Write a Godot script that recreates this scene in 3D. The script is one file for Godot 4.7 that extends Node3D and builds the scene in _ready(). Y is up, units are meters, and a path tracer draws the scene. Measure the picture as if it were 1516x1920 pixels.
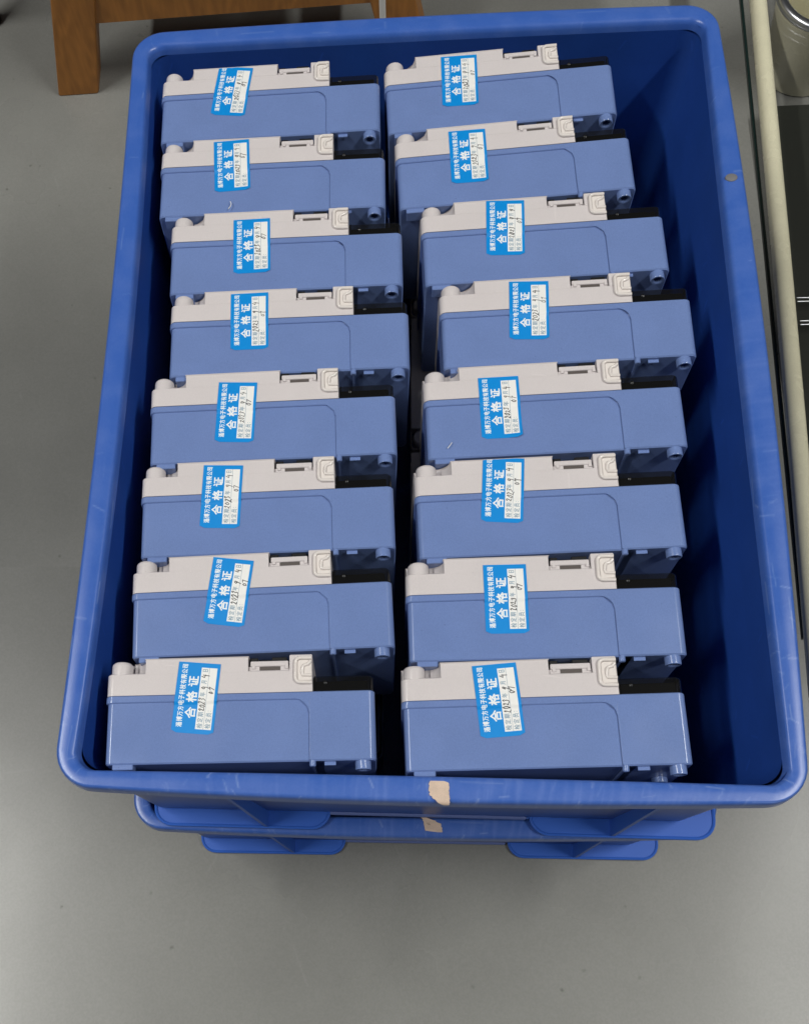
extends Node3D
# Crate of electricity meters on a workshop floor. Units are metres, y is up; the crate stack stands round the origin.

var rng := RandomNumberGenerator.new()
var M := {}
var used := {}

# ---------------------------------------------------------------- mesh builder
class MB:
	var p := PackedVector3Array()
	var u := PackedVector2Array()

	func tri(a: Vector3, b: Vector3, c: Vector3, ua := Vector2.ZERO, ub := Vector2.ZERO, uc := Vector2.ZERO) -> void:
		if (b - a).cross(c - a).length_squared() < 1e-20:
			return
		p.append_array([a, b, c])
		u.append_array([ua, ub, uc])

	func quad(a: Vector3, b: Vector3, c: Vector3, d: Vector3, ua := Vector2.ZERO, ub := Vector2.ZERO, uc := Vector2.ZERO, ud := Vector2.ZERO) -> void:
		tri(a, b, c, ua, ub, uc)
		tri(a, c, d, ua, uc, ud)

	# section: counter-clockwise polygon in x,y; rings: [z, inset] with rising z
	func extrude(section: PackedVector2Array, rings: Array, t := Transform3D.IDENTITY, caps := true) -> void:
		var n := section.size()
		var loops := []
		for r in rings:
			var lp := PackedVector3Array()
			for q in MB.inset(section, r[1]):
				lp.append(t * Vector3(q.x, q.y, r[0]))
			loops.append(lp)
		for k in loops.size() - 1:
			for i in n:
				var j := (i + 1) % n
				quad(loops[k][i], loops[k][j], loops[k + 1][j], loops[k + 1][i])
		if caps:
			var flat := MB.inset(section, rings[0][1])
			var idx := Geometry2D.triangulate_polygon(flat)
			for k in range(0, idx.size(), 3):
				var a := flat[idx[k]]
				var b := flat[idx[k + 1]]
				var c := flat[idx[k + 2]]
				var ccw := (b - a).cross(c - a) > 0.0
				var i1: int = idx[k + 1] if ccw else idx[k + 2]
				var i2: int = idx[k + 2] if ccw else idx[k + 1]
				var last: PackedVector3Array = loops[-1]
				var first: PackedVector3Array = loops[0]
				tri(last[idx[k]], last[i1], last[i2])
				tri(first[idx[k]], first[i2], first[i1])

	static func inset(s: PackedVector2Array, d: float) -> PackedVector2Array:
		if d == 0.0:
			return s
		var out := PackedVector2Array()
		var n := s.size()
		for i in n:
			var e1 := (s[i] - s[(i + n - 1) % n]).normalized()
			var e2 := (s[(i + 1) % n] - s[i]).normalized()
			var n1 := Vector2(-e1.y, e1.x)
			var n2 := Vector2(-e2.y, e2.x)
			var m := n1 + n2
			out.append(s[i] + m * (d / maxf(0.35, m.length_squared() * 0.5)))
		return out

	func box(a: Vector3, b: Vector3, bevel := 0.0) -> void:
		var s := MB.rrect(a.x, a.y, b.x, b.y, bevel, bevel, bevel, bevel, 1 if bevel > 0.0 else 0)
		if bevel > 0.0:
			extrude(s, [[a.z, bevel], [a.z + bevel, 0.0], [b.z - bevel, 0.0], [b.z, bevel]])
		else:
			extrude(s, [[a.z, 0.0], [b.z, 0.0]])

	static func rrect(x0: float, y0: float, x1: float, y1: float, bl: float, br: float, tr: float, tl: float, seg := 5) -> PackedVector2Array:
		var out := PackedVector2Array()
		var cs := [[x0, y0, bl, 1, 1, PI], [x1, y0, br, -1, 1, 1.5 * PI], [x1, y1, tr, -1, -1, 0.0], [x0, y1, tl, 1, -1, 0.5 * PI]]
		for c in cs:
			if c[2] <= 0.0 or seg == 0:
				out.append(Vector2(c[0], c[1]))
				continue
			var o := Vector2(c[0] + c[3] * c[2], c[1] + c[4] * c[2])
			for k in seg + 1:
				var a: float = c[5] + 0.5 * PI * k / seg
				out.append(o + Vector2(cos(a), sin(a)) * c[2])
		return out

	# profile: [radius, height] rising along the local y axis
	func lathe(profile: Array, t := Transform3D.IDENTITY, n := 24) -> void:
		for k in profile.size() - 1:
			for i in n:
				var a := TAU * i / n
				var b := TAU * (i + 1) / n
				var pa: Array = profile[k]
				var pb: Array = profile[k + 1]
				quad(t * Vector3(cos(b) * pa[0], pa[1], sin(b) * pa[0]), t * Vector3(cos(a) * pa[0], pa[1], sin(a) * pa[0]), t * Vector3(cos(a) * pb[0], pb[1], sin(a) * pb[0]), t * Vector3(cos(b) * pb[0], pb[1], sin(b) * pb[0]))

	func tube(pts: Array, r: float, n := 10, closed := false) -> void:
		var rings := []
		var side := Vector3.UP
		var m := pts.size()
		for i in m:
			var d: Vector3
			if closed:
				d = (pts[(i + 1) % m] - pts[(i + m - 1) % m]).normalized()
			else:
				d = (pts[mini(i + 1, m - 1)] - pts[maxi(i - 1, 0)]).normalized()
			if i == 0 and absf(d.dot(side)) > 0.9:
				side = Vector3.RIGHT
			side = (side - d * d.dot(side)).normalized()
			var up := d.cross(side)
			var ring := []
			for k in n:
				var a := TAU * k / n
				ring.append(pts[i] + (side * cos(a) + up * sin(a)) * r)
			rings.append(ring)
		for i in (m if closed else m - 1):
			for k in n:
				var l := (k + 1) % n
				var q: Array = rings[(i + 1) % m]
				quad(rings[i][k], rings[i][l], q[l], q[k])
		if not closed:
			for k in range(1, n - 1):
				tri(rings[0][0], rings[0][k + 1], rings[0][k])
				tri(rings[-1][0], rings[-1][k], rings[-1][k + 1])

	# loops: arrays of Vector3 of one size, joined one to the next; u along the loop in metres, v along the profile
	func loft(loops: Array, uu := PackedFloat32Array(), vv := PackedFloat32Array()) -> void:
		var n: int = loops[0].size()
		for k in loops.size() - 1:
			for i in n:
				var j := (i + 1) % n
				if uu.size():
					quad(loops[k][i], loops[k][j], loops[k + 1][j], loops[k + 1][i], Vector2(uu[i], vv[k]), Vector2(uu[i + 1], vv[k]), Vector2(uu[i + 1], vv[k + 1]), Vector2(uu[i], vv[k + 1]))
				else:
					quad(loops[k][i], loops[k][j], loops[k + 1][j], loops[k + 1][i])

	func mesh(smooth_deg := 40.0) -> ArrayMesh:
		var nt := p.size() / 3
		var fn := PackedVector3Array()
		var at := {}
		var keys := []
		for t in nt:
			fn.append((p[t * 3 + 1] - p[t * 3]).cross(p[t * 3 + 2] - p[t * 3]))
			for k in 3:
				var key := Vector3i((p[t * 3 + k] * 50000.0).round())
				keys.append(key)
				if not at.has(key):
					at[key] = []
				at[key].append(t)
		var lim := cos(deg_to_rad(smooth_deg))
		var v := PackedVector3Array()
		var nn := PackedVector3Array()
		var uv := PackedVector2Array()
		for t in nt:
			var f := fn[t].normalized()
			for k in [0, 2, 1]:
				var s := Vector3.ZERO
				for o in at[keys[t * 3 + k]]:
					if fn[o].normalized().dot(f) >= lim:
						s += fn[o]
				v.append(p[t * 3 + k])
				nn.append(s.normalized() if s.length_squared() > 0.0 else f)
				uv.append(u[t * 3 + k])
		var arr := []
		arr.resize(Mesh.ARRAY_MAX)
		arr[Mesh.ARRAY_VERTEX] = v
		arr[Mesh.ARRAY_NORMAL] = nn
		arr[Mesh.ARRAY_TEX_UV] = uv
		var am := ArrayMesh.new()
		am.add_surface_from_arrays(Mesh.PRIMITIVE_TRIANGLES, arr)
		return am


# ---------------------------------------------------------------- nodes
func thing(called: String, label: String, category: String, at := Vector3.ZERO, turn := Vector3.ZERO, group := "") -> Node3D:
	var o := Node3D.new()
	o.name = numbered(called)
	add_child(o)
	o.position = at
	o.rotation = turn
	tag(o, label, category, group)
	return o


func numbered(called: String) -> String:
	var n: int = used.get(called, 0)
	used[called] = n + 1
	return called if n == 0 else "%s_%03d" % [called, n]


func tag(o: Node3D, label: String, category: String, group := "") -> void:
	o.set_meta("label", label)
	o.set_meta("category", category)
	if group:
		o.set_meta("group", group)


func part(called: String, m: Mesh, mat: Material, parent: Node3D) -> MeshInstance3D:
	var o := MeshInstance3D.new()
	var n := 0
	var full := called
	while parent.has_node(full):
		n += 1
		full = "%s_%03d" % [called, n]
	o.name = full
	o.mesh = m
	o.material_override = mat
	o.cast_shadow = GeometryInstance3D.SHADOW_CASTING_SETTING_ON
	parent.add_child(o)
	return o


# ---------------------------------------------------------------- materials
func noise_tex(freq: float, octaves: int, seed_: int, ramp: Array, size := 256, kind := FastNoiseLite.TYPE_SIMPLEX_SMOOTH) -> NoiseTexture2D:
	var n := FastNoiseLite.new()
	n.noise_type = kind
	n.frequency = freq
	n.fractal_octaves = octaves
	n.seed = seed_
	var t := NoiseTexture2D.new()
	t.noise = n
	t.width = size
	t.height = size
	t.seamless = true
	var g := Gradient.new()
	g.offsets = PackedFloat32Array(ramp.map(func(r): return r[0]))
	g.colors = PackedColorArray(ramp.map(func(r): return r[1]))
	t.color_ramp = g
	return t


func lin(r: float, g: float, b: float, a := 1.0) -> Color:
	var c := Color(r, g, b).linear_to_srgb()
	c.a = a
	return c


func plastic(r: float, g: float, b: float, rough: float, spec := 0.5) -> StandardMaterial3D:
	var m := StandardMaterial3D.new()
	m.albedo_color = lin(r, g, b)
	m.roughness = rough
	m.metallic_specular = spec
	return m


func grained(m: StandardMaterial3D, scale: float, amount: float) -> StandardMaterial3D:
	# the fine spark-eroded grain of moulded plastic, with patches that shine a little more
	m.albedo_texture = moulded_texture(amount)
	m.roughness_texture = noise_tex(0.02, 4, 12, [[0.25, Color(0.7, 0.7, 0.7)], [0.75, Color(1, 1, 1)]])
	m.uv1_triplanar = true
	m.uv1_world_triplanar = true
	m.uv1_scale = Vector3.ONE * scale
	return m


func moulded_texture(amount: float) -> ImageTexture:
	# pinhead grain, a faint cloud, and a few hairline scratches and dust grains
	var n := FastNoiseLite.new()
	n.seed = 14
	n.frequency = 0.01
	n.fractal_octaves = 3
	var r := RandomNumberGenerator.new()
	r.seed = 40
	var im := Image.create(512, 512, false, Image.FORMAT_RGB8)
	for y in 512:
		for x in 512:
			var k := 0.945 + 0.4 * amount * n.get_noise_2d(x, y) + r.randf_range(-0.5, 0.5) * amount
			im.set_pixel(x, y, Color(k, k, k))
	for i in 34:
		var a := Vector2(r.randf() * 512, r.randf() * 512)
		var d := Vector2.from_angle(r.randf() * TAU) * r.randf_range(3, 26)
		stroke(im, [a, a + d * 0.5 + Vector2(r.randf_range(-1, 1), r.randf_range(-1, 1)), a + d], r.randf_range(0.6, 1.1), Color(1, 1, 1), r.randf_range(0.2, 0.8))
	for i in 60:
		var a := Vector2(r.randf() * 512, r.randf() * 512)
		stroke(im, [a, a + Vector2(0.5, 0.5)], r.randf_range(0.6, 1.3), Color(1, 1, 1) if r.randf() < 0.6 else Color(0.75, 0.75, 0.75), r.randf_range(0.3, 1.0))
	return ImageTexture.create_from_image(im)


func make_materials() -> void:
	M.meter_blue = grained(plastic(0.178, 0.264, 0.545, 0.25), 5.0, 0.05)
	M.cream = grained(plastic(0.735, 0.685, 0.69, 0.26), 5.0, 0.025)
	M.clear_cream = plastic(0.74, 0.69, 0.66, 0.13)
	M.slot_shade = plastic(0.09, 0.075, 0.07, 0.6)  # dark stand-in for the shade inside the open slot
	M.black = plastic(0.012, 0.012, 0.013, 0.35)
	M.grey_metal = plastic(0.4, 0.4, 0.4, 0.35)
	M.grey_metal.metallic = 0.8
	var c := StandardMaterial3D.new()
	c.albedo_color = lin(0.006, 0.006, 0.006, 0.72)
	c.transparency = BaseMaterial3D.TRANSPARENCY_ALPHA
	c.roughness = 0.10
	M.smoke = c
	# crate plastic
	var b := plastic(0.030, 0.118, 0.56, 0.36)
	b.albedo_texture = crate_texture()
	b.uv1_triplanar = true
	b.uv1_world_triplanar = true
	b.uv1_scale = Vector3.ONE * 3.0
	M.crate = b
	M.crate_lit = plastic(0.040, 0.135, 0.56, 0.42, 0.35)  # crate plastic lightened to make up for weak light on flanges and ribs
	M.lit_worn_ledge = plastic(0.13, 0.18, 0.42, 0.4)  # scuffed plastic, made paler for the light the ledge reflects
	var r := StandardMaterial3D.new()
	r.albedo_texture = rim_texture()
	r.roughness = 0.30
	M.rim = r
	# floor
	var f := plastic(0.305, 0.307, 0.299, 0.34, 0.46)
	f.albedo_texture = floor_texture()
	f.roughness_texture = noise_tex(0.006, 5, 5, [[0.2, Color(0.75, 0.75, 0.75)], [0.8, Color(1, 1, 1)]], 512)
	f.uv1_triplanar = true
	f.uv1_world_triplanar = true
	f.uv1_scale = Vector3.ONE * 0.8
	M.floor = f
	# wood
	var w := plastic(0.40, 0.170, 0.036, 0.42)
	w.albedo_texture = wood_texture()
	w.uv1_triplanar = true
	w.uv1_scale = Vector3.ONE * 4.0
	M.wood = w
	M.cream_paint = grained(plastic(0.80, 0.765, 0.56, 0.3), 5.0, 0.06)
	M.floor_shade = plastic(0.032, 0.034, 0.027, 0.5, 0.3)  # near-black colour standing in for shadow on the floor
	var ch := plastic(0.50, 0.51, 0.53, 0.3)
	ch.metallic = 1.0
	M.chrome = ch
	var gl := StandardMaterial3D.new()
	gl.albedo_color = Color(0.08, 0.12, 0.10, 0.05)
	gl.transparency = BaseMaterial3D.TRANSPARENCY_ALPHA
	gl.roughness = 0.02
	M.glass = gl
	M.glass_edge = plastic(0.008, 0.02, 0.018, 0.15)
	M.white_cable = plastic(0.7, 0.69, 0.66, 0.45)
	M.lint = plastic(0.75, 0.75, 0.75, 0.8)
	M.gum = plastic(0.16, 0.16, 0.17, 0.6)
	M.tape = grained(plastic(0.70, 0.54, 0.43, 0.7), 18.0, 0.16)
	var e := plastic(0.9, 0.9, 0.9, 0.5)
	e.emission_enabled = true
	e.emission = Color(1.0, 0.98, 0.94)
	e.emission_energy_multiplier = 6.0
	M.lamp_glow = e
	M.lamp_body = plastic(0.75, 0.75, 0.75, 0.5)


func wood_texture() -> ImageTexture:
	var n := FastNoiseLite.new()
	n.seed = 8
	n.frequency = 0.011
	n.fractal_octaves = 4
	var im := Image.create(256, 512, false, Image.FORMAT_RGB8)
	for y in 512:
		for x in 256:
			var g := n.get_noise_2d(x * 1.0, y * 0.16)
			var ring := 0.5 + 0.5 * sin((g * 3.0 + x * 0.006) * TAU)
			var fine := n.get_noise_2d(x * 14.0 + 900.0, y * 0.9)
			var k := clampf(0.88 + 0.08 * ring + 0.08 * fine, 0.5, 1.0)
			im.set_pixel(x, y, Color(k, k * 0.98, k * 0.95))
	return ImageTexture.create_from_image(im)


func crate_texture() -> ImageTexture:
	# dull moulded plastic with pale rubs and flecks from use
	var n := FastNoiseLite.new()
	n.seed = 3
	n.frequency = 0.012
	n.fractal_octaves = 4
	var r := RandomNumberGenerator.new()
	r.seed = 9
	var im := Image.create(384, 384, false, Image.FORMAT_RGB8)
	for y in 384:
		for x in 384:
			var k := 0.80 + 0.05 * n.get_noise_2d(x, y) + r.randf_range(-0.015, 0.015)
			im.set_pixel(x, y, Color(k, k, k))
	for i in 46:
		var a := Vector2(r.randf() * 384, r.randf() * 384)
		var d := Vector2(r.randf_range(-6, 6), r.randf_range(1, 14))
		stroke(im, [a, a + d], r.randf_range(0.6, 1.3), Color(1.0, 1.0, 1.0), r.randf_range(0.2, 0.8))
	return ImageTexture.create_from_image(im)


func floor_texture() -> ImageTexture:
	# painted concrete: faint clouds, grit, a few pale scuffs and dark specks; one tile is 1.25 m
	var n := FastNoiseLite.new()
	n.seed = 21
	n.frequency = 0.006
	n.fractal_octaves = 5
	var r := RandomNumberGenerator.new()
	r.seed = 77
	var im := Image.create(1024, 1024, false, Image.FORMAT_RGB8)
	for y in 1024:
		for x in 1024:
			var k := 0.88 + 0.045 * n.get_noise_2d(x, y) + r.randf_range(-0.022, 0.022)
			im.set_pixel(x, y, Color(k, k, k * 0.985))
	for i in 130:
		var a := Vector2(r.randf() * 1024, r.randf() * 1024)
		var l := r.randf_range(4, 42)
		var t := r.randf_range(-0.5, 0.5) + (PI * 0.5 if r.randf() < 0.75 else 0.0)
		var d := Vector2(cos(t), sin(t)) * l
		stroke(im, [a, a + d * 0.5 + Vector2(r.randf_range(-1.5, 1.5), 0), a + d], r.randf_range(0.6, 1.6), Color(1, 1, 0.99), r.randf_range(0.08, 0.42))
	for i in 160:
		var a := Vector2(r.randf() * 1024, r.randf() * 1024)
		stroke(im, [a, a + Vector2(r.randf_range(-1, 1), 0.4)], r.randf_range(0.7, 1.8), Color(0.5, 0.5, 0.48), r.randf_range(0.3, 0.9))
	return ImageTexture.create_from_image(im)


func rim_texture() -> ImageTexture:
	# u runs once round the rim (back, right, front, left), v from the inner edge to the lip; wear and scuffs, most of them on the front side
	var w := 2048
	var h := 80
	var im := Image.create(w, h, false, Image.FORMAT_RGB8)
	var n := FastNoiseLite.new()
	n.seed = 4
	n.frequency = 0.02
	n.fractal_octaves = 4
	var base := Color(0.041, 0.120, 0.455)
	var worn := Color(0.15, 0.24, 0.58)
	var gr := RandomNumberGenerator.new()
	gr.seed = 3
	for x in w:
		var u := float(x) / w
		var front := clampf(1.0 - absf(u - 0.68) / 0.16, 0.0, 1.0)
		front = maxf(front, 0.5 * clampf(1.0 - absf(u - 0.9) / 0.1, 0.0, 1.0))
		for y in h:
			var g := n.get_noise_2d(x * 1.6, y * 1.2)
			var streak := n.get_noise_2d(x * 9.0, y * 0.5 + 300.0)
			var k := clampf(0.08 + 0.20 * g + front * (0.12 + 0.5 * maxf(0.0, streak)), 0.0, 0.75)
			k = clampf(k + gr.randf_range(-0.05, 0.05), 0.0, 0.8)
			im.set_pixel(x, y, base.lerp(worn, k).linear_to_srgb())
	var r := RandomNumberGenerator.new()
	r.seed = 17
	for i in 340:
		var u := r.randf()
		if r.randf() < 0.55:
			u = r.randf_range(0.5, 0.86)
		var a := Vector2(u * w, r.randf() * h)
		var d := Vector2(r.randf_range(-3, 3), r.randf_range(2, 16)) if r.randf() < 0.7 else Vector2(r.randf_range(4, 26), r.randf_range(-2, 2))
		stroke(im, [a, a + d], r.randf_range(0.5, 1.1), lin(0.30, 0.37, 0.64), r.randf_range(0.1, 0.6))
	return ImageTexture.create_from_image(im)


# ---------------------------------------------------------------- drawing on images
func stroke(im: Image, pts: Array, width: float, col: Color, alpha := 1.0) -> void:
	var w := im.get_width()
	var h := im.get_height()
	for k in pts.size() - 1:
		var a: Vector2 = pts[k]
		var b: Vector2 = pts[k + 1]
		var r := width * 0.5 + 1.0
		for y in range(maxi(0, int(minf(a.y, b.y) - r)), mini(h, int(maxf(a.y, b.y) + r) + 1)):
			for x in range(maxi(0, int(minf(a.x, b.x) - r)), mini(w, int(maxf(a.x, b.x) + r) + 1)):
				var q := Vector2(x + 0.5, y + 0.5)
				var d := q.distance_to(Geometry2D.get_closest_point_to_segment(q, a, b))
				var f := clampf(width * 0.5 + 0.5 - d, 0.0, 1.0) * alpha
				if f > 0.0:
					im.set_pixel(x, y, im.get_pixel(x, y).lerp(col, f))


# every character: strokes of points in a square 100 wide, y down
const GLYPHS := {
	"zi": "8 10 20 20/4 38 16 46/6 95 22 58/45 8 34 28 46 48/65 8 54 28 66 48/86 8 75 28 87 48/36 55 36 95 92 95 92 55 36 55/36 75 92 75/64 55 64 95",
	"bo": "4 38 34 38/18 5 18 96/40 16 96 16/46 58 46 28 90 28 90 58/46 42 90 42/46 56 90 56/68 4 68 58/82 4 90 12/38 68 98 68/78 58 78 94 68 90/50 76 58 86",
	"wan": "6 14 94 14/40 14 38 45 28 72 8 94/40 42 82 42 78 84 68 94 58 90",
	"fang": "48 4 54 16/6 24 94 24/42 24 38 55 28 76 8 94/40 48 80 48 76 84 66 94 56 90",
	"dian": "16 66 16 20 82 20 82 66/16 42 82 42/16 64 82 64/50 4 50 84 60 92 88 92 92 78",
	"zi3": "16 10 82 10 52 36/52 36 52 84 44 94 32 88/4 48 96 48",
	"ke": "36 6 10 16/4 34 46 34/25 14 25 96/24 36 4 72/26 40 44 58/56 12 68 22/54 34 66 44/48 66 98 56/82 4 82 96",
	"ji": "4 26 38 26/22 4 22 88 12 90/4 62 38 50/44 22 96 22/70 4 70 44/46 44 86 44 68 76 42 96/52 48 70 74 96 96",
	"you": "6 20 94 20/44 4 32 34 6 60/34 96 34 42 82 42 82 90 72 94/34 58 82 58/34 74 82 74",
	"xian": "10 8 10 96/10 8 36 8 26 32 36 52 30 62 20 60/46 8 86 8 86 46/46 27 86 27/46 46 86 46/46 8 46 92 62 82/60 48 72 76 96 94/90 54 72 68",
	"gong": "36 8 26 30 6 50/62 8 72 28 96 48/48 46 18 88 78 84/66 64 88 94",
	"si": "10 12 86 12 86 88 74 94/10 32 66 32/16 84 16 48 62 48 62 84/16 80 62 80",
	"he": "50 4 30 30 4 48/50 4 70 30 96 48/30 46 70 46/20 96 20 62 80 62 80 96/20 92 80 92",
	"ge": "4 28 42 28/22 4 22 96/22 32 4 66/24 36 40 56/62 4 44 36/56 18 86 18 66 44 40 60/56 24 72 42 98 58/52 96 52 62 86 62 86 96/52 92 86 92",
	"zheng": "12 8 22 20/4 36 24 36 22 86 36 74/40 12 94 12/68 12 68 90/68 48 92 48/48 40 48 90/36 91 98 91",
	"jian": "4 28 42 28/22 4 22 96/22 32 4 66/24 36 40 56/66 4 42 40/66 4 96 38/54 42 80 42/50 56 56 76/66 52 70 74/90 52 78 78/42 92 96 92",
	"ding": "50 2 50 12/8 30 10 16 90 16 86 30/24 38 76 38/52 38 52 84/52 60 80 60/28 52 24 74 8 94/22 74 44 90 96 92",
	"qi": "4 18 52 18/16 4 16 66/40 4 40 66/16 34 40 34/16 50 40 50/2 66 54 66/18 74 6 94/38 74 48 90/54 94 62 60 62 10 92 10 92 88 84 92/62 36 92 36/62 60 92 60",
	"nian": "28 4 8 38/24 18 90 18/26 66 26 42 86 42/4 66 96 66/56 18 56 98",
	"yue": "10 94 26 60 26 8 80 8 80 88 68 94/26 34 80 34/26 60 80 60",
	"ri": "22 8 22 92 78 92 78 8 22 8/22 50 78 50",
	"yuan": "26 32 26 8 76 8 76 32/26 30 76 30/16 76 16 42 84 42 84 76/50 52 46 74 8 96/56 74 92 96",
	"h2": "18 28 40 8 62 22 52 52 18 92 46 84 86 94",
	"h0": "52 10 24 36 26 74 50 92 76 66 72 30 52 10",
	"h3": "20 16 48 8 68 22 42 44 70 58 60 82 22 90",
	"h9": "66 22 40 12 24 34 42 52 66 36 68 20 64 60 50 108",
	"h4": "44 6 18 52 72 54/66 28 56 110",
	"h7": "12 22 74 14 56 52 46 100",
}


func glyph(im: Image, key: String, at: Vector2, size: Vector2, width: float, col: Color, slant := 0.0, shake: RandomNumberGenerator = null) -> void:
	for s in GLYPHS[key].split("/"):
		var f: PackedStringArray = s.split(" ")
		var pts := []
		for k in range(0, f.size() - 1, 2):
			var q := Vector2(float(f[k]), float(f[k + 1])) * 0.01 - Vector2(0.5, 0.5)
			q.x -= q.y * slant
			if shake:
				q += Vector2(shake.randf_range(-0.09, 0.09), shake.randf_range(-0.09, 0.09))
			pts.append(at + q * size)
		stroke(im, pts, width, col)


var printed: Image


func sticker_texture(k: int) -> ImageTexture:
	# the sticker read upright: 430 x 253 pixels, ten to the millimetre
	var blue := Color(0.0, 0.545, 0.86)
	var white := Color(0.93, 0.94, 0.95)
	if printed == null:
		printed = Image.create(430, 253, false, Image.FORMAT_RGB8)
		printed.fill(blue)
		var names := ["zi", "bo", "wan", "fang", "dian", "zi3", "ke", "ji", "you", "xian", "gong", "si"]
		for i in 12:
			glyph(printed, names[i], Vector2(50 + i * 32.2, 41), Vector2(28, 36), 4.6, white)
		var big := ["he", "ge", "zheng"]
		for i in 3:
			glyph(printed, big[i], Vector2(125 + i * 94, 101), Vector2(63, 62), 9.0, white)
		printed.fill_rect(Rect2i(28, 141, 374, 95), Color(0.93, 0.93, 0.925))
		printed.fill_rect(Rect2i(28, 188, 374, 2), Color(0.55, 0.62, 0.68))
		var ink := Color(0.50, 0.60, 0.68)
		var row := ["jian", "ding", "qi", "jian", "ding", "yuan"]
		for i in 6:
			glyph(printed, row[i], Vector2(50 + (i % 3) * 34, 165 if i < 3 else 213), Vector2(27, 34), 3.0, ink)
		printed.fill_rect(Rect2i(140, 206, 3, 4), ink)
		printed.fill_rect(Rect2i(140, 220, 3, 4), ink)
		glyph(printed, "nian", Vector2(237, 165), Vector2(25, 33), 3.2, ink)
		glyph(printed, "yue", Vector2(313, 165), Vector2(23, 33), 3.2, ink)
		glyph(printed, "ri", Vector2(384, 165), Vector2(22, 33), 3.2, ink)
	var im: Image = printed.duplicate()
	var r := RandomNumberGenerator.new()
	r.seed = 100 + k
	var pen := Color(0.07, 0.07, 0.09)
	var x := 149.0 + r.randf_range(-4, 4)
	for d in ["h2", "h0", "h2", "h3"]:
		glyph(im, d, Vector2(x, 166 + r.randf_range(-3, 5)), Vector2(r.randf_range(17, 23), r.randf_range(32, 48)), r.randf_range(2.8, 4.2), pen, r.randf_range(0.1, 0.6), r)
		x += r.randf_range(18.5, 21.5)
	glyph(im, "h9", Vector2(280 + r.randf_range(-4, 5), 170 + r.randf_range(-3, 6)), Vector2(26, r.randf_range(40, 56)), r.randf_range(2.8, 4.2), pen, r.randf_range(0.1, 0.8), r)
	glyph(im, "h4", Vector2(352 + r.randf_range(-4, 4), 164 + r.randf_range(-3, 5)), Vector2(28, r.randf_range(36, 44)), r.randf_range(2.8, 4.2), pen, r.randf_range(0.0, 0.4), r)
	var y := 212.0 + r.randf_range(-8, 8)
	x = 258.0 + r.randf_range(-10, 20)
	glyph(im, "h0", Vector2(x, y), Vector2(r.randf_range(20, 26), r.randf_range(28, 38)), r.randf_range(2.6, 4.0), pen, r.randf_range(0.0, 0.4), r)
	glyph(im, "h7", Vector2(x + 24, y), Vector2(r.randf_range(20, 28), r.randf_range(34, 48)), r.randf_range(2.6, 4.0), pen, r.randf_range(0.0, 0.5), r)
	im.generate_mipmaps()
	return ImageTexture.create_from_image(im)


# ---------------------------------------------------------------- the meter
# local axes: x along the meter from 0 to 0.160, z from the seam (0) to the back (+0.0412) and to the front (-0.022), y from the upper side (0) down
const DEPTH := 0.0412
const TALL := 0.1095
const FLAT_Y := Basis(Vector3(1, 0, 0), Vector3(0, 0, -1), Vector3(0, 1, 0))
const ALONG_Z := Basis(Vector3(1, 0, 0), Vector3(0, 0, 1), Vector3(0, -1, 0))


func draft(m: MB) -> void:
	for i in m.p.size():
		var v := m.p[i]
		if v.z > 0.0 and v.y > -0.05:
			v.y -= 0.028 * v.z
			m.p[i] = v


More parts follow.
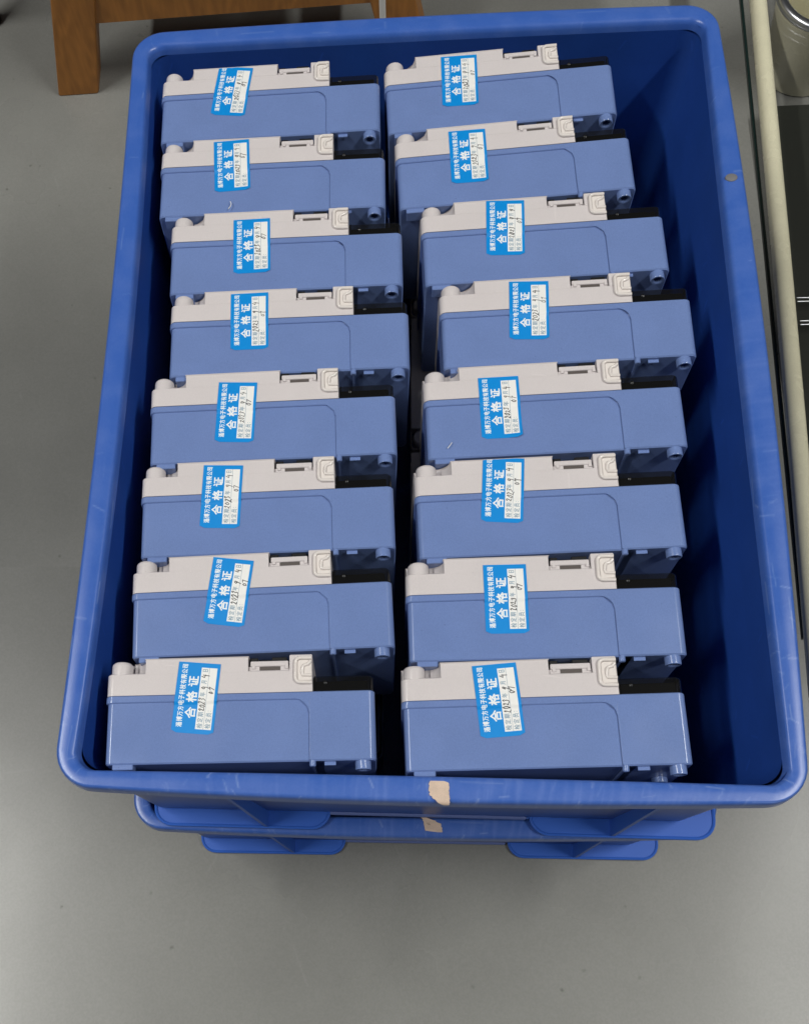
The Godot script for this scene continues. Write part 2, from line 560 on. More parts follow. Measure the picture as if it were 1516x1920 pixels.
func meter_meshes() -> Dictionary:
	var d := {}
	var b := MB.new()
	# body below the lip, rounded where the sides meet
	b.extrude(MB.rrect(0.0011, -TALL + 0.001, 0.130, -0.0011, 0.0036, 0.001, 0.001, 0.0036), [[0.004, 0.0], [DEPTH - 0.0008, 0.0], [DEPTH, 0.0008]])
	b.extrude(MB.rrect(0.1215, -TALL, 0.160, 0.0, 0.0004, 0.0042, 0.0042, 0.0003), [[0.004, 0.0], [DEPTH - 0.0008, 0.0], [DEPTH, 0.0008]])
	b.extrude(MB.rrect(0.0, -TALL, 0.160, 0.0, 0.0045, 0.0042, 0.0042, 0.0045), [[0.0, 0.0006], [0.0006, 0.0], [0.0040, 0.0], [0.0045, 0.0005]])
	# the fillet that carries the lip round into the raised end
	var fil := PackedVector2Array([Vector2(0.1216, -0.0040), Vector2(0.1216, -0.0122)])
	for k in 9:
		var a := PI * 0.5 * k / 8.0
		fil.append(Vector2(0.1131 + 0.0082 * cos(a), -0.0122 + 0.0080 * sin(a)))
	fil.append(Vector2(0.1131, -0.0040))
	fil.reverse()
	b.extrude(fil, [[-0.0014, 0.0], [-0.00003, 0.0]], Transform3D(FLAT_Y, Vector3.ZERO))
	draft(b)
	# vertical stiffening rib down the back
	b.box(Vector3(0.1225, -TALL + 0.006, DEPTH - 0.001), Vector3(0.1238, -0.004, DEPTH + 0.0014))
	b.box(Vector3(0.130, -0.0052, DEPTH - 0.001), Vector3(0.1365, -0.0040, DEPTH + 0.0022))
	d.base = b.mesh()
	var ring := MB.new()
	ring.lathe([[0.0027, -0.001], [0.0027, 0.0046], [0.0032, 0.0050], [0.0042, 0.0050], [0.0046, 0.0045], [0.0046, -0.001]].map(func(q): return [q[0], q[1]]), Transform3D(ALONG_Z, Vector3(0.1522, -0.0062, DEPTH)), 24)
	flip(ring)
	d.ring = ring.mesh()
	var tab := MB.new()
	tab.lathe([[0.0019, -0.001], [0.0019, 0.0026], [0.0014, 0.0031], [0.0, 0.0031]], Transform3D(ALONG_Z, Vector3(0.1232, -0.0032, DEPTH)), 14)
	d.tab = tab.mesh()
	var foot := MB.new()
	foot.box(Vector3(0.0055, -0.012, DEPTH - 0.001), Vector3(0.0178, -0.0032, DEPTH + 0.0030), 0.0004)
	d.foot = foot.mesh()
	# cream front cover
	var c := MB.new()
	c.extrude(MB.rrect(0.0004, -TALL + 0.0006, 0.1238, -0.0002, 0.0042, 0.0008, 0.0006, 0.0042), [[-0.0138, 0.001], [-0.0132, 0.0002], [-0.0128, 0.0], [0.0, 0.0]])
	# upper step with the round well for the button
	var well := PackedVector2Array([Vector2(0.0855, -TALL + 0.0006), Vector2(0.0855, -0.0002), Vector2(0.0238, -0.0002)])
	for k in range(1, 9):
		var a := PI * 0.5 * k / 8.0
		well.append(Vector2(0.0152 + 0.0086 * cos(a), -0.0002 - 0.0108 * sin(a)))
	well.append(Vector2(0.0150, -0.0140))
	well.append(Vector2(0.0014, -0.0140))
	well.append(Vector2(0.0014, -TALL + 0.0006))
	well.reverse()
	c.extrude(well, [[-0.0224, 0.0006], [-0.0218, 0.0], [-0.0130, 0.0]])
	# pocket at the hinge, then the pillar of the seal latch
	c.box(Vector3(0.0855, -TALL + 0.0006, -0.0222), Vector3(0.1102, -0.0125, -0.0130))
	c.extrude(MB.rrect(0.1102, -TALL + 0.0006, 0.1238, -0.0001, 0.0, 0.0, 0.0005, 0.0005, 2), [[-0.0230, 0.0005], [-0.0225, 0.0], [-0.0130, 0.0]])
	c.box(Vector3(0.0857, -0.0120, -0.0165), Vector3(0.0922, -0.0022, -0.0130))
	c.box(Vector3(0.1047, -0.0120, -0.0165), Vector3(0.1100, -0.0022, -0.0130))
	c.box(Vector3(0.0878, -0.0120, -0.0180), Vector3(0.0896, -0.0012, -0.0150))
	c.box(Vector3(0.1075, -0.0120, -0.0180), Vector3(0.1093, -0.0012, -0.0150))
	d.cover = c.mesh(38.0)
	var knob := MB.new()
	knob.lathe([[0.0, -0.0216], [0.0052, -0.0214], [0.0062, -0.0204], [0.0064, -0.0192], [0.0064, -0.0130]].map(func(q): return [q[0], -q[1]]), Transform3D(ALONG_Z.scaled(Vector3(1, 1, -1)), Vector3(0.0084, -0.0066, 0)), 28)
	d.knob = knob.mesh()
	var bar := MB.new()
	bar.box(Vector3(0.0868, -0.0050, -0.0198), Vector3(0.1095, -0.0014, -0.0165), 0.0004)
	d.bar = bar.mesh()
	var slot_shade := MB.new()
	slot_shade.box(Vector3(0.0922, -0.0118, -0.0164), Vector3(0.1047, -0.0024, -0.0131))
	d.slot_shade = slot_shade.mesh()
	var hinge := MB.new()
	hinge.box(Vector3(0.0864, -0.0118, -0.0223), Vector3(0.0914, -0.0030, -0.0200), 0.0004)
	hinge.box(Vector3(0.0924, -0.0118, -0.0212), Vector3(0.0985, -0.0052, -0.0202), 0.0002)
	hinge.box(Vector3(0.0995, -0.0118, -0.0224), Vector3(0.1085, -0.0026, -0.0200), 0.0004)
	hinge.tube([Vector3(0.0866, -0.0062, -0.0210), Vector3(0.1094, -0.0062, -0.0210)], 0.0008, 8)
	d.hinge = hinge.mesh()
	# embossed seal latch: an outer bow, an inner hook and a small plate
	var latch := MB.new()
	var y := 0.0007
	var outer := []
	for q in MB.rrect(0.1138, 0.0055, 0.1300, 0.0206, 0.0028, 0.0, 0.0, 0.0028, 5):
		if q.x < 0.1236:
			outer.append(Vector3(q.x, y, -q.y))
	# rrect starts low left; turn the list so that it runs from the front end round to the back end
	outer.append(Vector3(0.1234, y, -0.0054))
	outer.push_front(Vector3(0.1234, y, -0.0206))
	var run := order_bow(outer)
	latch.tube(run, 0.00115, 8)
	latch.tube([Vector3(0.1226, y, -0.0183), Vector3(0.1212, y, -0.0166), Vector3(0.1190, y, -0.0160), Vector3(0.1180, y, -0.0148), Vector3(0.1177, y, -0.0118), Vector3(0.1181, y, -0.0100), Vector3(0.1234, y, -0.0098)], 0.00105, 8)
	latch.extrude(MB.rrect(0.1146, 0.0066, 0.1236, 0.0196, 0.002, 0.0002, 0.0002, 0.002, 4), [[-0.001, 0.0], [0.0001, 0.0], [0.0004, 0.0004]], Transform3D(FLAT_Y, Vector3.ZERO))
	d.latch = latch.mesh(60.0)
	# smoky terminal cover with the dark terminal block behind it
	var tc := MB.new()
	tc.extrude(MB.rrect(0.1241, -TALL + 0.001, 0.1592, -0.0008, 0.0005, 0.0035, 0.0035, 0.0005, 4), [[-0.0096, 0.0014], [-0.0086, 0.0003], [-0.0080, 0.0], [0.0, 0.0]])
	d.tcover = tc.mesh()
	var tb := MB.new()
	tb.box(Vector3(0.1250, -TALL + 0.002, -0.0068), Vector3(0.1560, -0.0030, -0.0002), 0.0006)
	d.tblock = tb.mesh()
	var sc := MB.new()
	sc.lathe([[0.0, 0.0], [0.0011, 0.0], [0.0011, 0.0010], [0.0006, 0.0013], [0.0, 0.0014]], Transform3D(Basis(), Vector3(0.1312, -0.0031, -0.0058)), 12)
	d.screw = sc.mesh()
	return d


func flip(m: MB) -> void:
	for t in range(0, m.p.size(), 3):
		var v := m.p[t]
		m.p[t] = m.p[t + 1]
		m.p[t + 1] = v


func order_bow(pts: Array) -> Array:
	# front end first, round the rounded left side, back end last
	var c := Vector3(0.1238, pts[0].y, -0.013)
	pts.sort_custom(func(a, b): return atan2(-(a.z - c.z), -(a.x - c.x)) > atan2(-(b.z - c.z), -(b.x - c.x)))
	return pts


func make_meter(d: Dictionary) -> Node3D:
	var o := Node3D.new()
	var base := part("base_shell", d.base, M.meter_blue, o)
	part("mounting_boss", d.ring, M.meter_blue, base)
	part("small_boss", d.tab, M.meter_blue, base)
	part("foot_block", d.foot, M.meter_blue, base)
	var cover := part("front_cover", d.cover, M.cream, o)
	part("round_button", d.knob, M.cream, cover)
	part("hinge_bar", d.bar, M.cream, cover)
	part("slot_shade", d.slot_shade, M.slot_shade, cover)
	part("hinge", d.hinge, M.black, cover)
	part("seal_latch", d.latch, M.clear_cream, cover)
	part("terminal_block", d.tblock, M.black, o)
	part("terminal_screw", d.screw, M.chrome, o)
	part("terminal_cover", d.tcover, M.smoke, o)
	return o


# the sticker lies on the upper side and folds down over the front edge where it reaches past it
func sticker_mesh(mid: Vector2, ang: float, lifts: Array) -> ArrayMesh:
	var m := MB.new()
	var w := 0.0253
	var l := 0.0430
	var ux := Vector2(cos(ang), -sin(ang))
	var up := Vector2(-sin(ang), -cos(ang))
	var nx := 8
	var nz := 60
	var grid := []
	for j in nz + 1:
		var row := []
		for i in nx + 1:
			var s := (float(i) / nx - 0.5) * w
			var t := float(j) / nz * l
			# rounded corners at the foot of the sticker
			var e := 0.0015
			var gone := w * 0.5 - absf(s)
			if t < e and gone < e:
				t = maxf(t, e - sqrt(maxf(0.0, e * e - (e - gone) * (e - gone))))
			var q := mid + ux * s + up * t
			var v := Vector3(q.x, 0.00018, q.y)
			if q.y > 0.0046:
				v.y = -0.0011 - 0.028 * q.y + 0.00018
				v.y = lerpf(0.00018 - 0.028 * q.y, v.y, clampf((q.y - 0.0042) / 0.0022, 0.0, 1.0))
			elif q.y > 0.0:
				v.y = 0.00018 - 0.028 * q.y
			for c in 2:
				var far := Vector2((0.5 if c else -0.5) * w - s, t).length()
				v.y += lifts[c] * pow(clampf(1.0 - far / 0.010, 0.0, 1.0), 1.6)
			if q.y < -0.0224:
				v = Vector3(q.x, 0.00018 - (-0.0224 - q.y), -0.02258)
			row.append([v, Vector2(float(j) / nz, float(i) / nx)])
		grid.append(row)
	for j in nz:
		for i in nx:
			var a: Array = grid[j][i]
			var b: Array = grid[j][i + 1]
			var c: Array = grid[j + 1][i + 1]
			var e2: Array = grid[j + 1][i]
			m.quad(a[0], b[0], c[0], e2[0], a[1], b[1], c[1], e2[1])
	return m.mesh(50.0)


# ---------------------------------------------------------------- the crate
const RIM_Y := 0.1845
const HX := 0.2115
const HZ := 0.2846
const WALL := 0.0165


func loop(inset: float, y: float, r: float, bowing := 1.0) -> PackedVector3Array:
	# counter-clockwise seen from above: back (from right to left), left, front, right
	var f0 := clampf(inset / WALL, 0.0, 1.0)
	var more := maxf(0.0, inset - WALL)
	var x0 := lerpf(-HX, -0.1978, f0) + more
	var x1 := lerpf(HX, 0.2002, f0) - more
	var z0 := lerpf(-HZ, -0.2687, f0) + more
	var z1 := lerpf(0.2868, 0.2752, f0) - more
	var rr := maxf(r - inset, 0.011)
	var out := PackedVector3Array()
	var corner := [Vector2(x1, z0), Vector2(x0, z0), Vector2(x0, z1), Vector2(x1, z1)]
	var bow := [lerpf(0.0028, 0.0012, f0), lerpf(-0.0033, -0.0064, f0), lerpf(0.0037, -0.0008, f0), lerpf(0.0059, -0.0006, f0)]
	var outward := [Vector2(0, -1), Vector2(-1, 0), Vector2(0, 1), Vector2(1, 0)]
	for s in 4:
		var a: Vector2 = corner[s]
		var b: Vector2 = corner[(s + 1) % 4]
		var d := (b - a).normalized()
		var p0 := a + d * rr
		var p1 := b - d * rr
		for k in 19:
			var t := k / 18.0
			var f := t * 2.0 - 1.0
			var q: Vector2 = p0.lerp(p1, t) + outward[s] * bow[s] * (1.0 - f * f) * bowing
			out.append(Vector3(q.x, y, q.y))
		var c: Vector2 = p1 + (corner[(s + 2) % 4] - b).normalized() * rr
		for k in range(1, 8):
			var t := k / 8.0 * PI * 0.5
			var q: Vector2 = c + (p1 - c) * cos(t) + d * rr * sin(t)
			out.append(Vector3(q.x, y, q.y))
	return out


# how far out and how high the rim's surface runs; s in metres from its inner edge outwards
func rim_profile() -> Array:
	var y := RIM_Y
	return [[WALL + 0.0006, y - 0.008], [WALL, y - 0.0045], [WALL - 0.0009, y - 0.0018], [WALL - 0.0030, y - 0.0002], [0.0085, y], [0.0036, y - 0.00015], [0.0020, y - 0.0007], [0.0011, y - 0.0019], [0.0006, y - 0.0040], [0.0, y - 0.0100], [0.0004, y - 0.0116], [0.0012, y - 0.0122], [0.0022, y - 0.0120], [0.0030, y - 0.0106], [0.0032, y - 0.0040], [WALL - 0.003, y - 0.0032]]


func make_crate(floor_inset: float) -> Node3D:
	var o := Node3D.new()
	var R := 0.024
	var prof := rim_profile()
	var loops := []
	var vv := PackedFloat32Array([0.0])
	var total := 0.0
	for k in prof.size():
		loops.append(loop(prof[k][0], prof[k][1], R))
		if k > 0:
			total += Vector2(prof[k][0] - prof[k - 1][0], prof[k][1] - prof[k - 1][1]).length()
			vv.append(total)
	for k in vv.size():
		vv[k] = minf(vv[k] / 0.056, 1.0)
	var uu := PackedFloat32Array([0.0])
	var ring: PackedVector3Array = loops[5]
	for i in ring.size():
		uu.append(uu[i] + ring[i].distance_to(ring[(i + 1) % ring.size()]))
	var whole := uu[uu.size() - 1]
	for i in uu.size():
		uu[i] = 0.06 + uu[i] / whole
	var m := MB.new()
	m.loft(loops, uu, vv)
	part("rim", m.mesh(50.0), M.rim, o)
	# body: inner wall, floor, outer wall
	var b := MB.new()
	var y := RIM_Y
	var inner := [[WALL + 0.0006, y - 0.008], [WALL + 0.0016, y - 0.030], [WALL + 0.0100, 0.012], [WALL + 0.0125, 0.0055], [WALL + 0.018, 0.0025]]
	var il := []
	for q in inner:
		il.append(loop(q[0], q[1], R + 0.008, clampf(q[1] / y, 0.2, 1.0)))
	il.reverse()
	b.loft(il)
	fill(b, il[0], true)
	var outer := [[WALL - 0.003, y - 0.0032], [WALL - 0.002, y - 0.03], [WALL + 0.0062, 0.010], [WALL + 0.010, 0.001]]
	var ol := []
	for q in outer:
		ol.append(loop(q[0], q[1], R + 0.008, clampf(q[1] / y, 0.2, 1.0)))
	b.loft(ol)
	fill(b, ol[-1], false)
	part("body", b.mesh(50.0), M.crate, o)
	# stacking flanges and their ribs on the front and the back
	for side in [1.0, -1.0]:
		var turn := Basis() if side > 0.0 else Basis(Vector3.UP, PI)
		var shift := -0.013 if side < 0.0 else 0.0
		for wspan in [[-0.1851 - 0.004, -0.0586, -0.1046, -0.0165], [0.0825, 0.2110, 0.1398, 0.0045]]:
			var f := MB.new()
			f.extrude(MB.rrect(wspan[0], -0.2812, wspan[1], -0.245, 0.014, 0.014, 0.0, 0.0, 6), [[0.0002, 0.0012], [0.0010, 0.0002], [0.0034, 0.0], [0.0042, 0.0008]], Transform3D(FLAT_Y, Vector3.ZERO))
			# the raised edge of the flange
			var lipn := []
			for q in MB.rrect(wspan[0] + 0.0012, -0.2800, wspan[1] - 0.0012, -0.2500, 0.013, 0.013, 0.0, 0.0, 6):
				lipn.append(Vector3(q.x, 0.0042, -q.y))
			lipn.push_front(lipn.pop_back())
			f.tube(lipn, 0.0012, 6)
			turned(f, turn)
			part("stacking_flange", f.mesh(50.0), M.crate_lit, o)
			var r := MB.new()
			var rib := PackedVector2Array([Vector2(0.2680, 0.004), Vector2(0.2802, 0.004), Vector2(0.2812, RIM_Y - 0.009), Vector2(0.2764, RIM_Y - 0.009)])
			r.extrude(rib, [[-0.0013, 0.0], [0.0013, 0.0]], Transform3D(Basis(Vector3(0, 0, 1), Vector3(0, 1, 0), Vector3(-1, 0, 0)), Vector3(wspan[2], 0, 0)))
			for i in r.p.size():
				r.p[i].x += wspan[3] * (r.p[i].y / RIM_Y)
			turned(r, turn)
			part("flange_rib", r.mesh(), M.crate_lit, o)
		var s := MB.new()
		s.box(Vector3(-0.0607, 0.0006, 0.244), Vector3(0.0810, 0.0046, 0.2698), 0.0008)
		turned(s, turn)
		part("centre_ledge", s.mesh(), M.lit_worn_ledge, o)
	return o


func turned(m: MB, b: Basis) -> void:
	for i in m.p.size():
		m.p[i] = b * m.p[i]


func fill(m: MB, l: PackedVector3Array, up: bool) -> void:
	var c := Vector3.ZERO
	for q in l:
		c += q / l.size()
	for i in l.size():
		var j := (i + 1) % l.size()
		if up:
			m.tri(c, l[i], l[j])
		else:
			m.tri(c, l[j], l[i])


# a torn piece of paper tape that follows the rim's profile; outline given as left and right edges for steps of s
func tape_mesh(x0: float, x1: float, z0: float, z1: float, left: Array, right: Array) -> ArrayMesh:
	var m := MB.new()
	var fine := []
	for k in 40:
		var q := k / 39.0 * (left.size() - 1)
		var a := mini(int(q), left.size() - 2)
		fine.append([lerpf(left[a], left[a + 1], q - a) + rng.randf_range(-0.025, 0.025), lerpf(right[a], right[a + 1], q - a) + rng.randf_range(-0.025, 0.025)])
	var n := fine.size()
	var front := 0.2907
	var rows := []
	for k in n:
		var s := lerpf(z0, z1, float(k) / (n - 1))
		var row := []
		for e in [x0 + fine[k][0] * (x1 - x0), x0 + fine[k][1] * (x1 - x0)]:
			row.append(e)
		var lo: float = row[0]
		var hi: float = row[1]
		row = []
		for i in 7:
			var out := front - s
			var y := RIM_Y + 0.0005
			var z := s
			if out < 0.0022:
				# past the bend the tape turns down the lip
				var a := clampf((0.0022 - out) / 0.0022, 0.0, 1.3)
				z = front - 0.0022 + 0.0026 * sin(minf(a, 1.0) * 1.35)
				y = RIM_Y + 0.0004 - 0.0026 * (1.0 - cos(minf(a, 1.0) * 1.35)) - maxf(0.0, a - 1.0) * 0.0022
			row.append(Vector3(lerpf(lo, hi, i / 6.0), y, z))
		rows.append(row)
	for k in n - 1:
		for i in 6:
			m.quad(rows[k + 1][i], rows[k + 1][i + 1], rows[k][i + 1], rows[k][i], Vector2(i / 6.0, (k + 1.0) / (n - 1)), Vector2((i + 1) / 6.0, (k + 1.0) / (n - 1)), Vector2((i + 1) / 6.0, k / (n - 1.0)), Vector2(i / 6.0, k / (n - 1.0)))
	return m.mesh(50.0)


# ---------------------------------------------------------------- the scene
func _ready() -> void:
	rng.seed = 5
	# camera
	var cam := Camera3D.new()
	cam.name = "camera"
	add_child(cam)
	cam.position = Vector3(-0.01522, 0.97374, 0.39220)
	cam.rotation = Vector3(deg_to_rad(-70.0936), deg_to_rad(18.0196), deg_to_rad(-16.5935))
	var near := 0.05
	cam.set_frustum(2.0 * near * 960.0 / 2015.05, Vector2(236.28, 206.37) / 2015.05 * near, near, 40.0)
	cam.current = true
	# surroundings
	var env := Environment.new()
	env.background_mode = Environment.BG_COLOR
	env.background_color = lin(0.95, 0.97, 1.0)
	env.background_energy_multiplier = 0.038
	env.tonemap_mode = Environment.TONE_MAPPER_LINEAR
	env.tonemap_exposure = 1.03
	env.sdfgi_enabled = true
	env.ssao_enabled = true
	env.ssil_enabled = true
	var we := WorldEnvironment.new()
	we.name = "environment"
	we.environment = env
	add_child(we)
	make_materials()
	lamp(Vector3(-1.85, 3.4, 0.32), 8.0, "left long tube lamp hanging over the floor")
	lamp(Vector3(1.85, 3.4, 0.36), 8.0, "right long tube lamp hanging over the floor")
	# floor
	var fm := PlaneMesh.new()
	fm.size = Vector2(9, 9)
	var fl := MeshInstance3D.new()
	fl.name = "floor"
	fl.mesh = fm
	fl.material_override = M.floor
	fl.set_meta("kind", "structure")
	add_child(fl)
	# crates
	for k in 2:
		var c := make_crate(0.0)
		c.name = numbered("plastic_crate")
		add_child(c)
		c.position = Vector3(0, 0.1855 if k == 0 else 0.0, 0) if k == 0 else Vector3(0.0006, 0.0, -0.0055)
		if k == 1:
			c.rotation.y = 0.012
		tag(c, ["worn blue plastic crate on top, full of electricity meters", "blue plastic crate standing on the floor beneath the full crate"][k], "crate", "stacked blue plastic crates")
		if k == 0:
			var left := [0.10, 0.04, 0.00, 0.05, 0.01, 0.03, 0.00, 0.06, 0.03, 0.05, 0.16, 0.20, 0.34, 0.42, 0.62, 0.80]
			var right := [0.72, 0.97, 0.98, 0.97, 0.98, 0.98, 0.97, 0.99, 0.98, 0.99, 0.99, 1.0, 0.99, 1.0, 0.98, 0.9]
			part("paper_tape", tape_mesh(0.0055, 0.0172, 0.2778, 0.2912, left, right), M.tape, c).set_meta("label", "torn beige paper tape on the front rim")
			var g := MB.new()
			g.lathe([[0.0036, -0.0005], [0.0034, 0.0004], [0.0022, 0.0008], [0.0, 0.0009]], Transform3D(Basis(Vector3(1.1, 0, 0.2), Vector3.UP, Vector3(-0.3, 0, 0.9)), Vector3(0.2062, RIM_Y, -0.130)), 14)
			part("grey_blot", g.mesh(), M.gum, c)
		else:
			var left := [0.0, 0.06, 0.10, 0.12, 0.13, 0.15, 0.14, 0.17, 0.18, 0.19, 0.80]
			var right := [0.28, 0.42, 0.66, 0.74, 0.94, 0.96, 0.95, 0.98, 0.98, 1.0, 0.99]
			var tp := part("paper_tape", tape_mesh(0.0025, 0.0177, 0.2752, 0.2856, left, right), M.tape, c)
			tp.set_meta("label", "small torn beige paper tape with a pencil mark")
			var ink := MB.new()
			for q in [[0.0075, 0.2792], [0.0082, 0.2801]]:
				ink.tube([Vector3(q[0] - 0.0008, RIM_Y + 0.0004, q[1] + 0.0004), Vector3(q[0] - 0.0002, RIM_Y + 0.0004, q[1] - 0.0003), Vector3(q[0] + 0.0004, RIM_Y + 0.0004, q[1] + 0.0003), Vector3(q[0] + 0.0011, RIM_Y + 0.0004, q[1] - 0.0003)], 0.00018, 5)
			part("pencil_mark", ink.mesh(), M.black, tp)
	meters()
	stool()
	trolley()
	# white cable hanging behind the crate
	var cb := MB.new()
	var pts := []
	for k in 15:
		var t := k / 14.0
		pts.append(Vector3(-0.028 - 0.012 * t + 0.02 * t * t, 0.34 - 0.332 * minf(1.0, t * 1.25), -0.548 + 0.02 * t - 0.22 * maxf(0.0, t - 0.75)))
	cb.tube(pts, 0.0032, 10)
	var cable := part("cable", cb.mesh(60.0), M.white_cable, self)
	tag(cable, "white cable hanging beside the right leg of the wooden stool", "cable")
	# lint, and a pale scratch built as a raised thread
	var lt := MB.new()
	lt.tube([Vector3(-0.1300, 0.36550, -0.1285), Vector3(-0.1292, 0.36552, -0.1265), Vector3(-0.1296, 0.36546, -0.1245), Vector3(-0.1310, 0.36540, -0.1222)], 0.00028, 6)
	var lint := part("thread_or_scratch", lt.mesh(60.0), M.lint, self)
	var l2 := MB.new()
	l2.tube([Vector3(0.0185, 0.36405, 0.0660), Vector3(0.0200, 0.36410, 0.0640), Vector3(0.0212, 0.36412, 0.0620)], 0.00024, 6)
	tag(part("thread_or_scratch", l2.mesh(60.0), M.lint, self), "tiny straight pale scratch on the fourth meter from the front, right column", "thread")
	tag(lint, "short white lint thread on the second meter from the back, left column", "thread")


func lamp(at: Vector3, energy: float, label: String) -> void:
	var o := thing("tube_lamp", label, "lamp", at, Vector3.ZERO, "tube lamps over the floor")
	var h := MB.new()
	h.box(Vector3(-0.09, 0.03, -1.04), Vector3(0.09, 0.09, 1.04), 0.004)
	part("housing", h.mesh(), M.lamp_body, o)
	var g := MB.new()
	g.box(Vector3(-0.075, 0.012, -1.0), Vector3(0.075, 0.029, 1.0), 0.004)
	part("light_diffuser", g.mesh(), M.lamp_glow, o)
	var l := AreaLight3D.new()
	l.name = "area_light"
	l.area_size = Vector2(0.15, 2.0)
	l.area_normalize_energy = true
	l.light_energy = energy
	l.light_color = Color(1.0, 0.995, 0.975)
	l.shadow_enabled = true
	l.area_range = 8.0
	l.rotation.x = -PI / 2
	o.add_child(l)


func meters() -> void:
	var d := meter_meshes()
	var proto := make_meter(d)
	# x, z, turn, slope along, slope across, sticker middle x, z, sticker angle in degrees
	var rows := [
		[-0.1870, -0.2258, 0.0256, -0.005, -0.030, 0.0497, 0.0204, -7.4, "rearmost meter of the left column, its blue sticker leaning to the right"],
		[-0.1826, -0.1599, 0.0218, -0.010, -0.026, 0.0529, 0.0220, 2.7, "second meter from the back, left column, with a lint thread below its sticker"],
		[-0.1705, -0.0950, 0.0273, -0.014, -0.031, 0.0577, 0.0268, 1.0, "third meter from the back, left column, its sticker placed low and straight"],
		[-0.1660, -0.0304, 0.0297, -0.011, -0.026, 0.0546, 0.0229, 0.7, "fourth meter from the back in the left column, standing farthest right there"],
		[-0.1743, 0.0343, 0.0435, -0.012, -0.025, 0.0558, 0.0279, -3.4, "fourth meter from the front in the left column, its sticker lying low"],
		[-0.1751, 0.0991, 0.0461, -0.009, -0.022, 0.0509, 0.0234, -3.1, "third meter from the front in the left column, its sticker whole and upright"],
		[-0.1755, 0.1646, 0.0564, -0.005, -0.029, 0.0574, 0.0231, -8.8, "second meter from the front, left column, with the most slanted blue sticker"],
		[-0.1851, 0.2305, 0.0432, -0.014, -0.024, 0.0525, 0.0236, -5.6, "frontmost meter of the left column, behind the front left rim corner"],
		[-0.0239, -0.2271, 0.0520, 0.013, -0.050, 0.0531, 0.0228, -1.7, "rearmost meter of the right column, nearest the back wall of the crate"],
		[-0.0157, -0.1613, 0.0600, 0.009, -0.044, 0.0503, 0.0246, -0.8, "second meter from the back, right column, turned the most askew"],
		[0.0020, -0.0977, 0.0474, 0.000, -0.028, 0.0553, 0.0217, -3.5, "third meter from the back in the right column"],
		[0.0141, -0.0340, 0.0338, 0.010, -0.034, 0.0568, 0.0229, -2.9, "fourth meter from the back, right column, closest to the right crate wall"],
		[0.0034, 0.0317, 0.0444, 0.006, -0.024, 0.0480, 0.0291, 0.0, "fourth meter from the front, right column, its sticker lowest and lifting at a corner"],
		[-0.0022, 0.0993, 0.0488, -0.002, -0.029, 0.0521, 0.0199, -5.4, "third meter from the front, right column, its sticker leaning over the cover's edge"],
		[-0.0075, 0.1647, 0.0360, 0.007, -0.029, 0.0590, 0.0255, -0.6, "second meter from the front in the right column"],
		[-0.0098, 0.2303, 0.0461, 0.010, -0.020, 0.0569, 0.0226, 3.3, "frontmost meter of the right column, behind the torn tape on the rim"],
	]
	for i in rows.size():
		var q: Array = rows[i]
		var o: Node3D = proto.duplicate()
		o.name = numbered("electricity_meter")
		add_child(o)
		o.position = Vector3(q[0], 0.365 - q[3] * 0.08 + (q[4] + 0.028) * -0.02, q[1])
		o.rotation = Vector3(-(q[4] + 0.028), q[2], atan(q[3]))
		tag(o, "blue and cream " + q[8] if q[8].length() < 62 else q[8], "electricity meter", "electricity meters standing in the top crate")
		if i == 15:
			part("mounting_boss", d.ring, M.meter_blue, o.get_node("base_shell")).position = Vector3(-0.003, -0.033, -0.002)
		var sm := StandardMaterial3D.new()
		sm.albedo_texture = sticker_texture(i)
		sm.roughness = 0.38
		var st := part("certificate_sticker", sticker_mesh(Vector2(q[5], q[6]), deg_to_rad(q[7]), [rng.randf_range(0.0, 0.0004), 0.0016 if i == 12 else rng.randf_range(0.0, 0.0006)]), sm, o)
		st.set_meta("label", "blue certificate sticker with white lettering and a handwritten date")
	# the lower layer, lying flat, that the standing ones rest on
	var flat_rows := ["rear", "second rear", "second front", "front"]
	for col in 2:
		for r in 4:
			var o: Node3D = proto.duplicate()
			o.name = numbered("electricity_meter")
			add_child(o)
			o.position = Vector3(-0.181 + col * 0.178, 0.2336, -0.112 + r * 0.1165)
			o.rotation = Vector3(PI / 2, 0, 0)
			tag(o, "electricity meter lying flat under the %s pair of standing meters, %s column" % [flat_rows[r], ["left", "right"][col]], "electricity meter", "electricity meters lying in the lower layer")
	proto.free()


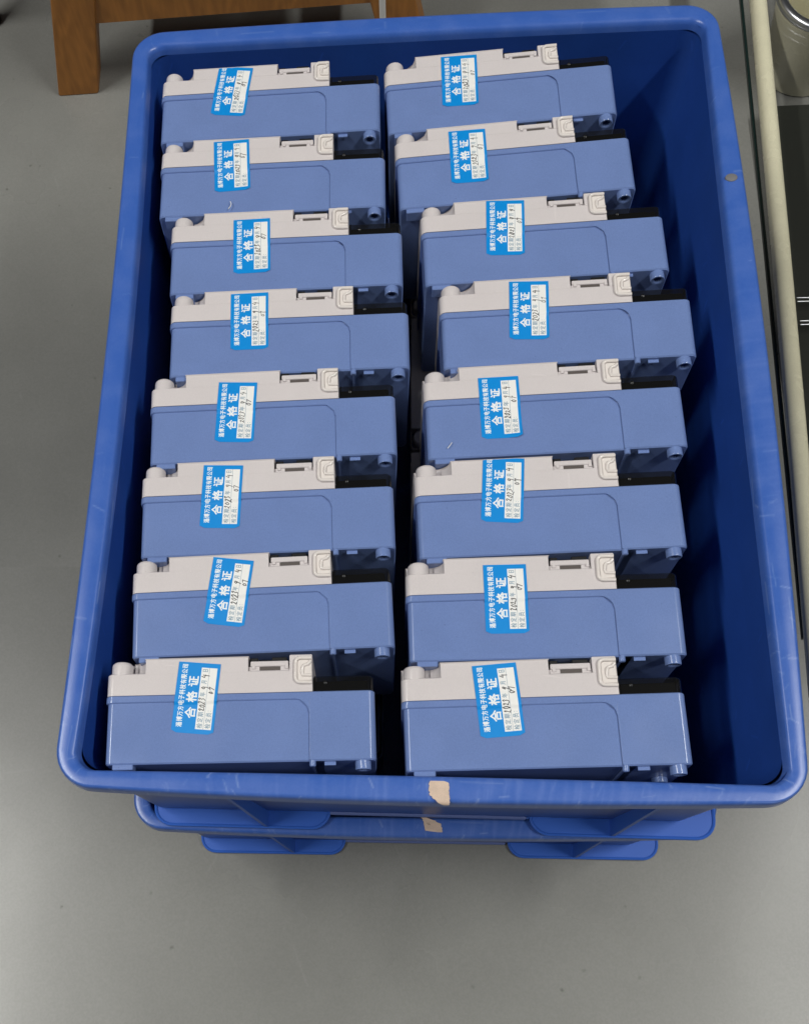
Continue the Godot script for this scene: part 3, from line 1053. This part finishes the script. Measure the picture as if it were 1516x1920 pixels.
func stool() -> void:
	var o := thing("wooden_stool", "brown wooden stool with splayed legs behind the crate", "stool", Vector3(-0.19, 0, -0.753), Vector3(0, 0.03, 0))
	var h := 0.29
	# legs lean in towards the middle as they rise
	for sz in [1.0, -1.0]:
		for sx in [-1.0, 1.0]:
			var m := MB.new()
			var foot := Vector3(-0.2045 if sx < 0.0 else 0.187, 0, 0.122 if sz > 0.0 else -0.21)
			m.extrude(MB.rrect(-0.0245, -0.021, 0.0245, 0.021, 0.003, 0.003, 0.003, 0.003, 2), [[0.0, 0.001], [0.001, 0.0], [h, 0.0]], Transform3D(FLAT_Y, Vector3.ZERO))
			for i in m.p.size():
				var v := m.p[i]
				m.p[i] = foot + Vector3(v.x - sx * 0.22 * v.y, v.y, v.z - sz * 0.02 * v.y)
			part("leg", m.mesh(), M.wood, o)
	for sz in [1.0, -1.0]:
		var m := MB.new()
		var z := 0.122 if sz > 0.0 else -0.21
		m.box(Vector3(-0.168, 0.088, z - 0.014), Vector3(0.152, 0.145, z + 0.014), 0.002)
		part("rail", m.mesh(), M.wood, o)
	for sx in [-1.0, 1.0]:
		var m := MB.new()
		m.box(Vector3(sx * 0.165 - 0.012, 0.12, -0.195), Vector3(sx * 0.165 + 0.012, 0.165, 0.104), 0.002)
		part("rail", m.mesh(), M.wood, o)
	var s := MB.new()
	s.extrude(MB.rrect(-0.225, -0.165, 0.215, 0.27, 0.02, 0.02, 0.02, 0.02, 4), [[h, 0.002], [h + 0.002, 0.0], [h + 0.03, 0.0], [h + 0.033, 0.003]], Transform3D(FLAT_Y, Vector3.ZERO))  # unseen seat, set low and wide to deepen the shade beneath
	part("seat", s.mesh(), M.wood, o)


func trolley() -> void:
	var o := thing("glass_trolley", "cream tube framed trolley with a glass shelf beside the crate", "trolley", Vector3(0.33, 0, -0.2))
	var y := 0.10
	var m := MB.new()
	m.tube([Vector3(0.0271, y, -0.55), Vector3(0.0118, y, -0.08), Vector3(-0.004, y, 0.36)], 0.0082, 20)
	part("frame_tube", m.mesh(60.0), M.cream_paint, o)
	var g := MB.new()
	g.extrude(MB.rrect(0.001, -0.30, 0.30, 0.55, 0, 0, 0, 0, 0), [[y - 0.0108, 0.0], [y - 0.0068, 0.0]], Transform3D(FLAT_Y, Vector3.ZERO))
	for i in g.p.size():
		g.p[i].x -= g.p[i].z * 0.023
	var gp := part("glass_shelf", g.mesh(), M.glass, o)
	var e := MB.new()
	e.box(Vector3(-0.0018, y - 0.0110, -0.55), Vector3(0.0008, y - 0.0064, 0.30), 0.0004)
	for i in e.p.size():
		e.p[i].x -= e.p[i].z * 0.023
	part("glass_edge", e.mesh(), M.glass_edge, gp)
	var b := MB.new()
	b.box(Vector3(0.045, 0.012, -0.325), Vector3(0.40, 0.022, 0.45), 0.002)  # board added to stand for the floor shadow right of the tube
	part("shade_board", b.mesh(), M.floor_shade, o)
	var wr := MB.new()
	for z in [-0.0725, -0.0460]:
		for k in 2:
			wr.tube([Vector3(0.048, 0.034, z + k * 0.0042), Vector3(0.36, 0.034, z + k * 0.0042)], 0.0008, 8)
	part("chrome_wire", wr.mesh(60.0), M.chrome, o)
	var t := thing("waste_bin", "cream round bin with a chrome rim beyond the trolley tube", "bin", Vector3(0.426, 0, -0.592))
	var body := MB.new()
	body.lathe([[0.0, 0.0005], [0.037, 0.0005], [0.038, 0.0015], [0.052, 0.094], [0.049, 0.094], [0.035, 0.006], [0.0, 0.006]], Transform3D(), 40)
	part("body", body.mesh(), M.cream_paint, t)
	var rim := MB.new()
	var ring := []
	for k in 40:
		ring.append(Vector3(cos(TAU * k / 40) * 0.0500, 0.0975, sin(TAU * k / 40) * 0.0500))
	rim.tube(ring, 0.0052, 12, true)
	part("rim", rim.mesh(60.0), M.chrome, t)
	var leg := thing("dark_chair_leg", "black chair leg at the far left of the floor", "chair leg", Vector3(-0.512, 0, -0.726))
	var lm := MB.new()
	lm.lathe([[0.011, 0.0], [0.012, 0.001], [0.012, 0.014], [0.0095, 0.016], [0.0105, 0.40], [0.0, 0.40]], Transform3D(), 16)
	part("tube", lm.mesh(), M.black, leg)
